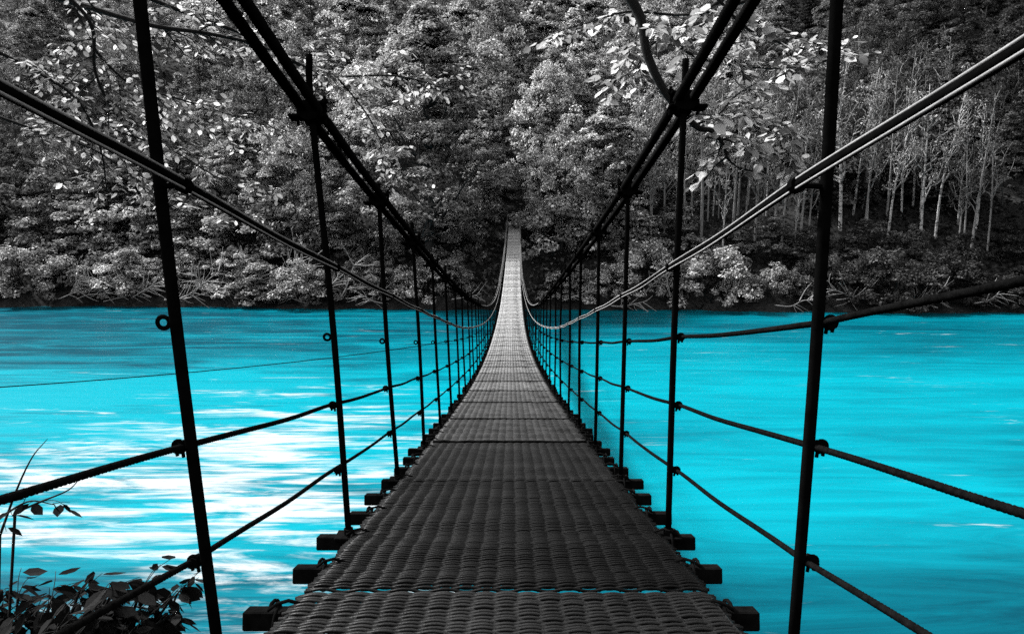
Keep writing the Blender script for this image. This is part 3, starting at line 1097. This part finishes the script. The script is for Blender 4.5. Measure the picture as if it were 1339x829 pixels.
# bushes along the waterline
X = -58.0
while X < 58:
    Yb = float(bank_y(np.array(X)))
    px, _ = to_px((X, Yb + 3, -8))
    if abs(X - 0.2) > 2.6:
        tn = float(np.interp(px, [0, 60, 120, 300, 420, 600, 700, 900, 1000, 1080, 1339], [0.08, 0.16, 0.30, 0.28, 0.2, 0.16, 0.22, 0.2, 0.15, 0.05, 0.025])) * random.uniform(0.7, 1.2)
        put(0, "riverside_bush", X, Yb + random.uniform(1.3, 3.0), random.uniform(2.6, 4.8), random.uniform(0.9, 1.25), tn)
    X += random.uniform(2.4, 3.8)
X = -60.0
while X < 62:
    Yb = float(bank_y(np.array(X)))
    px, _ = to_px((X, Yb + 8, -4))
    if abs(X - 0.2) > 3.0:
        tn = float(np.interp(px, [0, 60, 120, 300, 420, 600, 700, 900, 1000, 1080, 1339], [0.07, 0.12, 0.22, 0.2, 0.17, 0.12, 0.2, 0.15, 0.1, 0.04, 0.02])) * random.uniform(0.7, 1.2)
        put(9, "riverside_bush", X, Yb + random.uniform(6.5, 9.0), random.uniform(3.6, 6.2) if px < 950 else random.uniform(2.6, 4.4), random.uniform(0.9, 1.2), tn)
    X += random.uniform(4.0, 6.0)

for lo, hi, Y0, Y1, n in ((-66, -26, 80, 98, 14), (14, 76, 79, 100, 24)):
    for i in range(n):
        X = lo + (hi - lo) * (i + random.uniform(0.1, 0.9)) / n
        Y = random.uniform(Y0, Y1)
        px, _ = to_px((X, Y, 0))
        put(10, "riverside_bush", X, Y, random.uniform(3.5, 6.5), random.uniform(0.9, 1.3), tone_at(px, 3) * random.uniform(0.6, 1.1))

for name, lst in PROTO.items():                      # prototypes that found no place
    for root, used in lst:
        if not used:
            for c in list(root.children): bpy.data.objects.remove(c)
            bpy.data.objects.remove(root)

ORD = "first second third fourth fifth sixth seventh eighth ninth tenth eleventh twelfth thirteenth fourteenth fifteenth sixteenth seventeenth eighteenth nineteenth twentieth".split()


def ordinal(i):
    if i < 20: return ORD[i]
    tens = {2: "twenty", 3: "thirty", 4: "forty"}[(i + 1) // 10]
    u = (i + 1) % 10
    return tens + "-" + ORD[u - 1] if u else tens[:-1] + "ieth"


ROW_WORDS = {0: "at the water's edge", 1: "close round the far bridge end", 2: "low on the wooded slope", 3: "in the second rank uphill", 4: "in the third rank uphill", 5: "halfway up the hillside",
             6: "high on the hillside", 7: "along the top of the hillside", 8: "on the slope above the bushes", 9: "on the bank above the waterline", 10: "among the trees uphill", 11: "among the birches", 12: "around the bridge landing"}
KIND_WORDS = {"broadleaf_tree": "spreading broadleaf tree", "slender_tree": "slender tree with narrow crown", "conifer_tree": "pointed conifer", "riverside_bush": "leafy bush", "birch_tree": "bare white-trunked birch", "bare_tree": "thin grey-trunked tree"}


def tone_word(t):
    return "pale" if t > 0.2 else "mid-grey" if t > 0.11 else "dark" if t > 0.05 else "blackish"


by = {}
for rec in TREES:
    by.setdefault((rec[1], rec[3]), []).append(rec)
for (row, name), recs in by.items():
    recs.sort(key=lambda r_: to_px(tuple(r_[0].location))[0])
    for i, (o, row_, X, nm, tn) in enumerate(recs):
        lab = f"{tone_word(tn)} {KIND_WORDS[nm]} {ROW_WORDS[row]}, {ordinal(i)} from the left"
        del o["tone"]
        tag(o, lab, "bush" if nm == "riverside_bush" else "tree", "bushes along the far bank" if nm == "riverside_bush" else "birches on the far slope" if nm == "birch_tree" else "trees of the far bank")

# ------------------------------------------------------------------ bleached dead branches washed up on the far bank
DRIFT = []


def i_hash(k):
    return (k * 7919 % 97) / 97.0


def driftwood(px, dY, L, ang, lift, seed):
    q = np.random.default_rng(seed)
    Yb = 68.0
    X = Xpx(px, Yb)
    Yb = float(bank_y(np.array(X))) + dY
    z0 = float(ground_z(X, Yb)) + 0.25 + (i_hash(seed) * 0.9)
    dirn = np.array([math.cos(ang), -0.12, math.sin(ang)])
    e = np.array([0, 0, 0]) + dirn * L
    P = smooth_path(np.array([[0, 0, 0], dirn * L * 0.35 + q.normal(0, 0.18, 3), dirn * L * 0.7 + q.normal(0, 0.25, 3) + [0, 0, lift], e]), 5)
    b = MB()
    L *= 1.3
    b.tube(P, np.linspace(0.075, 0.02, len(P)), 6)
    for k in range(q.integers(6, 12)):
        j = int(q.integers(4, len(P) - 2))
        a2 = ang + q.choice([-1, 1]) * q.uniform(0.4, 1.1)
        l2 = L * q.uniform(0.2, 0.5)
        e2 = P[j] + np.array([math.cos(a2) * l2, q.normal(0, 0.3), math.sin(a2) * l2])
        b.tube(smooth_path(np.array([P[j], (P[j] + e2) / 2 + q.normal(0, 0.1, 3), e2]), 4), np.linspace(0.045, 0.012, 9), 5)
    o = b.build("driftwood_branch", M_DRIFT, None, True)
    o.location = (X, Yb, z0)
    DRIFT.append((px, o))


for i, (px, dY, L, ang, lift) in enumerate(((70, 0.9, 4.2, 0.25, 0.2), (120, 1.2, 3.4, 2.6, 0.1), (150, 0.8, 5.0, 0.45, 0.4), (195, 1.2, 4.2, 0.15, 0.1), (228, 1.0, 4.6, 0.6, 0.3), (262, 1.4, 3.5, 2.3, 0.3),
                                            (300, 0.9, 4.8, 0.8, 0.2), (335, 1.2, 4.0, 0.3, 0.3), (362, 1.3, 4.6, 1.0, 0.3), (395, 1.0, 3.6, 2.7, 0.2), (90, 2.4, 4.0, 1.2, 0.2), (385, 2.5, 4.5, 1.25, 0.2), (285, 2.6, 4.0, 1.1, 0.3),
                                            (470, 0.9, 3.2, 0.2, 0.1), (955, 1.5, 3.6, 1.2, 0.2), (1090, 0.8, 4.0, 0.15, 0.1), (1160, 0.9, 4.2, 0.25, 0.2), (1215, 0.8, 3.4, 2.9, 0.1), (880, 1.0, 3.0, 1.9, 0.2),
                                            (50, 0.7, 4.4, 0.5, 0.3), (105, 0.6, 5.2, 0.1, 0.2), (175, 0.5, 4.4, 2.8, 0.3), (212, 0.7, 5.0, 0.35, 0.4), (245, 0.5, 4.5, 0.1, 0.3), (320, 0.6, 5.0, 0.5, 0.3), (348, 2.4, 5.2, 0.9, 0.4),
                                            (410, 0.7, 4.0, 0.7, 0.3), (440, 1.6, 4.2, 1.1, 0.3), (500, 0.8, 3.4, 2.7, 0.2), (590, 0.6, 3.0, 0.2, 0.2), (735, 0.7, 3.4, 0.4, 0.2), (800, 0.6, 3.6, 0.15, 0.2), (845, 1.4, 3.4, 0.9, 0.3), (1010, 0.6, 4.0, 0.1, 0.2), (1130, 0.6, 4.6, 2.9, 0.3), (1260, 0.6, 4.2, 0.2, 0.2))):
    driftwood(px, dY * 0.45 - 0.1, L, ang, lift, 900 + i)
DRIFT.sort(key=lambda t_: t_[0])
for i, (px, o) in enumerate(DRIFT):
    tag(o, f"bleached forked dead branch washed up by the water, {ordinal(i)} along the bank from the left", "driftwood", "driftwood on the far bank")


# ------------------------------------------------------------------ near trees that hang over the bridge head, and the bank shrub
def near_leaf_mesh(C, D, Nn, L, q):
    """Pointed oval leaves folded along the midrib: base at C, pointing along D."""
    n = len(C)
    W = np.cross(D, Nn); W /= np.linalg.norm(W, axis=1, keepdims=True) + 1e-9
    l = L[:, None]
    w = l * q.uniform(0.26, 0.36, (n, 1))
    fold = q.uniform(0.02, 0.16, (n, 1)) * l
    curl = q.uniform(-0.02, 0.22, (n, 1)) * l
    base = C
    m1 = C + D * l * 0.33 - Nn * fold * 0.6
    m2 = C + D * l * 0.70 - Nn * (fold * 0.6 + curl * 0.35)
    tip = C + D * l - Nn * curl
    a1 = C + D * l * 0.28 + W * w * 0.85
    a2 = C + D * l * 0.64 + W * w * 0.9 - Nn * curl * 0.3
    b1 = C + D * l * 0.28 - W * w * 0.85
    b2 = C + D * l * 0.64 - W * w * 0.9 - Nn * curl * 0.3
    V = np.stack([base, m1, m2, tip, a1, a2, b1, b2], 1).reshape(-1, 3)
    o = np.arange(n)[:, None] * 8
    Q = np.concatenate([o + np.array([[0, 1, 4, 4]]), o + np.array([[0, 6, 1, 1]])])
    Q4 = np.concatenate([o + np.array([[4, 1, 2, 5]]), o + np.array([[1, 6, 7, 2]])])
    T = np.concatenate([o + np.array([[0, 1, 4]]), o + np.array([[0, 6, 1]]), o + np.array([[5, 2, 3]]), o + np.array([[2, 7, 3]])])
    return V, [Q4, T]


def twig_leaves(P, q, spacing, L, droop, out):
    """Leaves alternately along the twig P; appended to out = [C, D, N, L]."""
    seg = np.linalg.norm(np.diff(P, axis=0), axis=1)
    s = np.concatenate([[0], np.cumsum(seg)])
    k = 0
    for d_ in np.arange(spacing * 0.5, s[-1] + 1e-6, spacing):
        i = min(np.searchsorted(s, d_) - 1, len(P) - 2); i = max(i, 0)
        f = (d_ - s[i]) / (seg[i] + 1e-9)
        c = P[i] + (P[i + 1] - P[i]) * f
        t_ = (P[i + 1] - P[i]) / (seg[i] + 1e-9)
        sd = np.cross(t_, [0, 0, 1.0]); sd /= np.linalg.norm(sd) + 1e-9
        k += 1
        D = t_ * q.uniform(0.3, 0.8) + sd * (1 if k % 2 else -1) * q.uniform(0.6, 1.0) + np.array([0, 0, -droop * q.uniform(0.2, 1.5)]) + q.normal(0, 0.18, 3)
        D /= np.linalg.norm(D)
        nn = np.array([0, 0, 1.0]) + q.normal(0, 0.38, 3)
        nn = nn - D * np.dot(nn, D); nn /= np.linalg.norm(nn) + 1e-9
        out[0].append(c + D * 0.012); out[1].append(D); out[2].append(nn); out[3].append(L * q.uniform(0.65, 1.25))


def grow(tb, out, P0, r0, q, n_side, side_len, spacing, L, droop, r_twig=0.003, level=1, flat=0.35):
    """Side twigs with leaves along the limb P0."""
    n = len(P0)
    for k in range(n_side):
        j = int(n * (0.12 + 0.86 * (k + q.uniform(0, 1)) / n_side)); j = min(max(j, 1), n - 2)
        t_ = P0[j + 1] - P0[j - 1]; t_ /= np.linalg.norm(t_) + 1e-9
        sd = np.cross(t_, [0, 0, 1.0]); sd /= np.linalg.norm(sd) + 1e-9
        D = t_ * q.uniform(0.3, 0.9) + sd * q.choice([-1, 1]) * q.uniform(0.5, 1.0) + np.array([0, 0, q.normal(0, flat)])
        D /= np.linalg.norm(D)
        Ln = side_len * q.uniform(0.55, 1.25)
        e = P0[j] + D * Ln + np.array([0, 0, -droop * 0.3 * Ln])
        P = smooth_path(np.array([P0[j], P0[j] + D * Ln * 0.5 + q.normal(0, 0.05 * Ln, 3), e]), 5)
        tb.tube(P, np.linspace(max(r_twig, r0 * 0.3), r_twig * 0.6, len(P)), 5)
        twig_leaves(P[2:], q, spacing, L, droop, out)
        if level > 1:
            grow(tb, out, P, r_twig * 2, q, 4, side_len * 0.5, spacing, L, droop, r_twig * 0.7, level - 1, flat)


def canopy(out, tb, root_pt, c, rad, n, q, L):
    """The part of the crown over the bridge head, out of the picture: limbs fan out from root_pt and carry sprays."""
    c = np.asarray(c, float); rad = np.asarray(rad, float)
    for i in range(n):
        d_ = q.normal(size=3); d_ /= np.linalg.norm(d_)
        e = c + d_ * rad * q.uniform(0.3, 1.0) ** 0.5
        if e[2] < 0.36 * e[1] + 0.35 and e[1] > 0: continue       # stays above what the photograph shows
        if i % 5 == 0:
            P = limb_path(root_pt, e, q, 0.04)
            tb.tube(P, np.linspace(0.05, 0.008, len(P)), 5)
        for _ in range(3):
            a = q.uniform(0, 6.28)
            P = np.array([e, e + np.array([math.cos(a) * 0.3, math.sin(a) * 0.3, 0.02]), e + np.array([math.cos(a) * 0.62, math.sin(a) * 0.62, -0.06])])
            if P[2][2] < 0.36 * P[2][1] + 0.3 and P[2][1] > 0: continue
            tb.tube(P, [0.006, 0.004, 0.002], 4)
            twig_leaves(P, q, 0.055, L, 0.3, out)


def finish_tree(root, tb, out, q, tone, trunk_name="trunk", fol_name="crown"):
    t_ = tb.build(trunk_name, M_DARKBARK, None, True)
    C, D, Nn, L = (np.array(x) for x in out)
    V, Fl = near_leaf_mesh(C, D, Nn, L, q)
    per_leaf = np.clip(q.lognormal(-0.2, 0.6, len(C)), 0.12, 1.9)
    tone_f = np.concatenate([np.tile(per_leaf, 2), np.tile(per_leaf, 4)])
    f_ = mesh_obj(fol_name, V, Fl, M_NEAR_LEAF, None, False, tone_f)
    f_.color = (tone, tone, tone, 1)
    inv = Matrix.Translation(-root.location)
    for o in (t_, f_):
        o.parent = root; o.matrix_parent_inverse = inv
    return t_, f_


def connect(tb, fork, P, r0):
    """The inner part of a limb, from the fork of the trunk, running smoothly into the outer limb P."""
    t_ = P[0] - P[3]; t_ /= np.linalg.norm(t_)
    L = np.linalg.norm(fork - P[0])
    a, b = P[0] + t_ * 0.28 * L, fork + np.array([0, 0, 0.3 * L])
    u = np.linspace(0, 1, 22)[:, None]
    Q_ = (1 - u) ** 3 * fork + 3 * (1 - u) ** 2 * u * b + 3 * (1 - u) * u ** 2 * a + u ** 3 * P[0]
    tb.tube(Q_, np.linspace(0.06, r0, 22), 6)


def pxpath(pts, n=6):
    return smooth_path(np.array([at(*p) for p in pts]), n)


# left tree: trunk on the near bank outside the frame
q = np.random.default_rng(21)
TL = np.array([-5.6, 3.6, float(ground_z(-5.6, 3.6))])
root = empty("overhanging_tree", TL)
tag(root, "near leafy tree reaching in over the bridge cables from the left bank", "tree")
tb, out = MB(), [[], [], [], []]
fork = np.array([-5.3, 3.8, 2.3])
tb.tube(smooth_path(np.array([TL - [0, 0, 0.4], [-5.5, 3.7, -1.5], fork, [-4.9, 3.6, 4.5]]), 6), np.linspace(0.2, 0.09, 19), 10)
limbs = [
    # points: photograph x, y and distance ahead
    ([(20, -20, 4.6), (110, 8, 4.6), (200, 34, 4.6), (270, 44, 4.7), (345, 62, 4.9), (415, 96, 5.2)], 0.022, 15, 0.34, 0.075),
    ([(60, -30, 4.2), (118, 30, 4.3), (124, 92, 4.4), (145, 140, 4.5), (180, 185, 4.6)], 0.014, 13, 0.34, 0.075),
    ([(118, 60, 4.4), (170, 110, 4.6), (235, 130, 4.8), (300, 150, 5.0), (345, 155, 5.2)], 0.010, 14, 0.32, 0.08),
    ([(150, -20, 5.5), (250, 20, 5.6), (330, 50, 5.8), (400, 90, 6.0), (440, 100, 6.1), (520, 100, 6.4), (590, 118, 6.6)], 0.017, 18, 0.36, 0.10),
    ([(440, 100, 6.1), (480, 150, 6.3), (500, 190, 6.4), (520, 235, 6.5)], 0.009, 9, 0.30, 0.10),
    ([(-20, 60, 4.0), (40, 90, 4.1), (100, 130, 4.2), (130, 190, 4.3), (140, 250, 4.4)], 0.012, 12, 0.30, 0.075),
    ([(-10, 150, 4.4), (60, 175, 4.5), (130, 200, 4.6), (210, 260, 4.8), (280, 300, 5.0)], 0.009, 8, 0.28, 0.075),
    ([(150, 170, 4.6), (230, 200, 4.8), (290, 235, 5.0), (330, 240, 5.1)], 0.007, 8, 0.26, 0.08),
]
for pts, r0, ns, sl_, L in limbs:
    P = pxpath(pts)
    tb.tube(P, np.linspace(r0, r0 * 0.3, len(P)), 6)
    grow(tb, out, P, r0, q, int(ns * 1.2), sl_, 0.036, L * 0.64, 0.35, 0.003, 2, 0.4)
    if pts[0][0] < 70 or pts[0][1] < 0:
        st = P[0]
        connect(tb, fork, P, r0)
canopy(out, tb, fork, (-2.8, 1.0, 3.6), (3.4, 4.0, 1.6), 95, q, 0.11)
finish_tree(root, tb, out, q, 0.9)

# right tree
q = np.random.default_rng(22)
TR = np.array([5.2, 4.4, float(ground_z(5.2, 4.4))])
root = empty("overhanging_tree", TR)
tag(root, "near tree with dark crooked limb and bright drooping leaves beside the right main cables", "tree")
tb, out = MB(), [[], [], [], []]
fork = np.array([4.9, 4.4, 2.6])
tb.tube(smooth_path(np.array([TR - [0, 0, 0.4], [5.1, 4.4, -1.5], fork, [4.4, 4.2, 4.8]]), 6), np.linspace(0.22, 0.09, 19), 10)
limbs = [
    ([(800, -40, 4.6), (836, 20, 4.6), (846, 70, 4.6), (868, 118, 4.6), (897, 152, 4.65), (914, 168, 4.7), (932, 172, 4.72), (946, 190, 4.76), (952, 208, 4.8), (968, 222, 4.85)], 0.03, 7, 0.24, 0.09),
    ([(925, 180, 4.7), (960, 185, 4.8), (1000, 195, 4.9), (1030, 215, 5.0)], 0.008, 13, 0.26, 0.10),
    ([(905, 165, 4.7), (950, 150, 4.8), (990, 155, 4.9), (1030, 165, 5.0)], 0.008, 11, 0.25, 0.10),
    ([(1000, -40, 4.8), (930, 10, 4.8), (880, 44, 4.8), (905, 72, 4.9), (950, 84, 5.0), (1010, 90, 5.1), (1080, 85, 5.2)], 0.014, 16, 0.27, 0.09),
    ([(880, 44, 4.8), (850, 60, 4.9), (830, 90, 5.0), (800, 108, 5.1)], 0.008, 7, 0.24, 0.09),
    ([(880, 20, 5.4), (820, 16, 5.4), (770, 30, 5.4), (725, 42, 5.5)], 0.009, 7, 0.24, 0.09),
    ([(930, -10, 4.6), (980, 40, 4.8), (1040, 62, 5.0), (1090, 72, 5.1)], 0.01, 12, 0.26, 0.085),
    ([(940, 150, 4.8), (970, 120, 4.9), (1010, 118, 5.0)], 0.006, 5, 0.22, 0.09),
]
for pts, r0, ns, sl_, L in limbs:
    P = pxpath(pts)
    tb.tube(P, 1.15 * r0 * (1 - 0.88 * np.linspace(0, 1, len(P)) ** 1.3), 7)
    grow(tb, out, P, r0, q, int(ns * 1.15), sl_, 0.044, L * 0.95, 0.32, 0.0035, 2, 0.2)
    if pts[0][1] < 25 and pts[0][1] != 20:
        st = P[0]
        connect(tb, fork, P, r0)
    elif pts[0][1] == 20:
        st = P[0]
        connect(tb, fork, P, r0)
canopy(out, tb, fork, (2.6, 1.0, 3.8), (3.4, 4.0, 1.6), 95, q, 0.11)
finish_tree(root, tb, out, q, 0.98)

# shrub on the near bank, its top in the lower left corner
q = np.random.default_rng(23)
SB = np.array([-2.9, 3.2, float(ground_z(-2.9, 3.2))])
root = empty("bank_shrub", SB)
tag(root, "dark broad-leaved shrub under the side ropes on the near bank", "shrub")
tb, out = MB(), [[], [], [], []]
for tipx, tipy, tY in ((60, 745, 3.2), (95, 735, 3.1), (135, 735, 3.0), (175, 735, 3.1), (210, 742, 3.15), (70, 780, 2.9), (120, 770, 2.9), (165, 775, 3.0), (200, 770, 3.1), (100, 800, 2.8),
                       (40, 770, 3.3), (40, 800, 3.0), (150, 800, 2.8), (20, 745, 3.4), (0, 790, 3.2), (60, 820, 2.9), (130, 825, 2.8), (-20, 760, 3.3)):
    e = at(tipx, tipy + 44, tY)
    P = smooth_path(np.array([SB + [q.normal(0, 0.1), q.normal(0, 0.1), -0.2], (SB + e) / 2 + q.normal(0, 0.12, 3), e - [0, 0, 0.06], e + [0.02, 0, 0]]), 6)
    tb.tube(P, np.linspace(0.016, 0.003, len(P)), 5)
    grow(tb, out, P[8:], 0.006, q, 14, 0.2, 0.042, 0.1, 0.75, 0.0025, 1, 0.3)
for pts in ([(0, 700, 3.4), (22, 640, 3.4), (42, 598, 3.4), (62, 574, 3.4)], [(20, 670, 3.3), (55, 655, 3.3), (90, 640, 3.3), (108, 620, 3.3)]):
    P = pxpath(pts)
    tb.tube(np.vstack([SB[None] + [0, 0, 0.3], P]), np.linspace(0.008, 0.0016, len(P) + 1), 5)
P = pxpath([(-30, 700, 3.3), (10, 670, 3.3), (40, 655, 3.3), (72, 660, 3.3)])
tb.tube(np.vstack([SB[None] + [-0.3, 0, 0.3], P]), np.linspace(0.01, 0.002, len(P) + 1), 5)
grow(tb, out, P, 0.004, q, 7, 0.12, 0.05, 0.075, 0.5, 0.002, 1, 0.4)
finish_tree(root, tb, out, q, 0.035, "stem", "foliage")
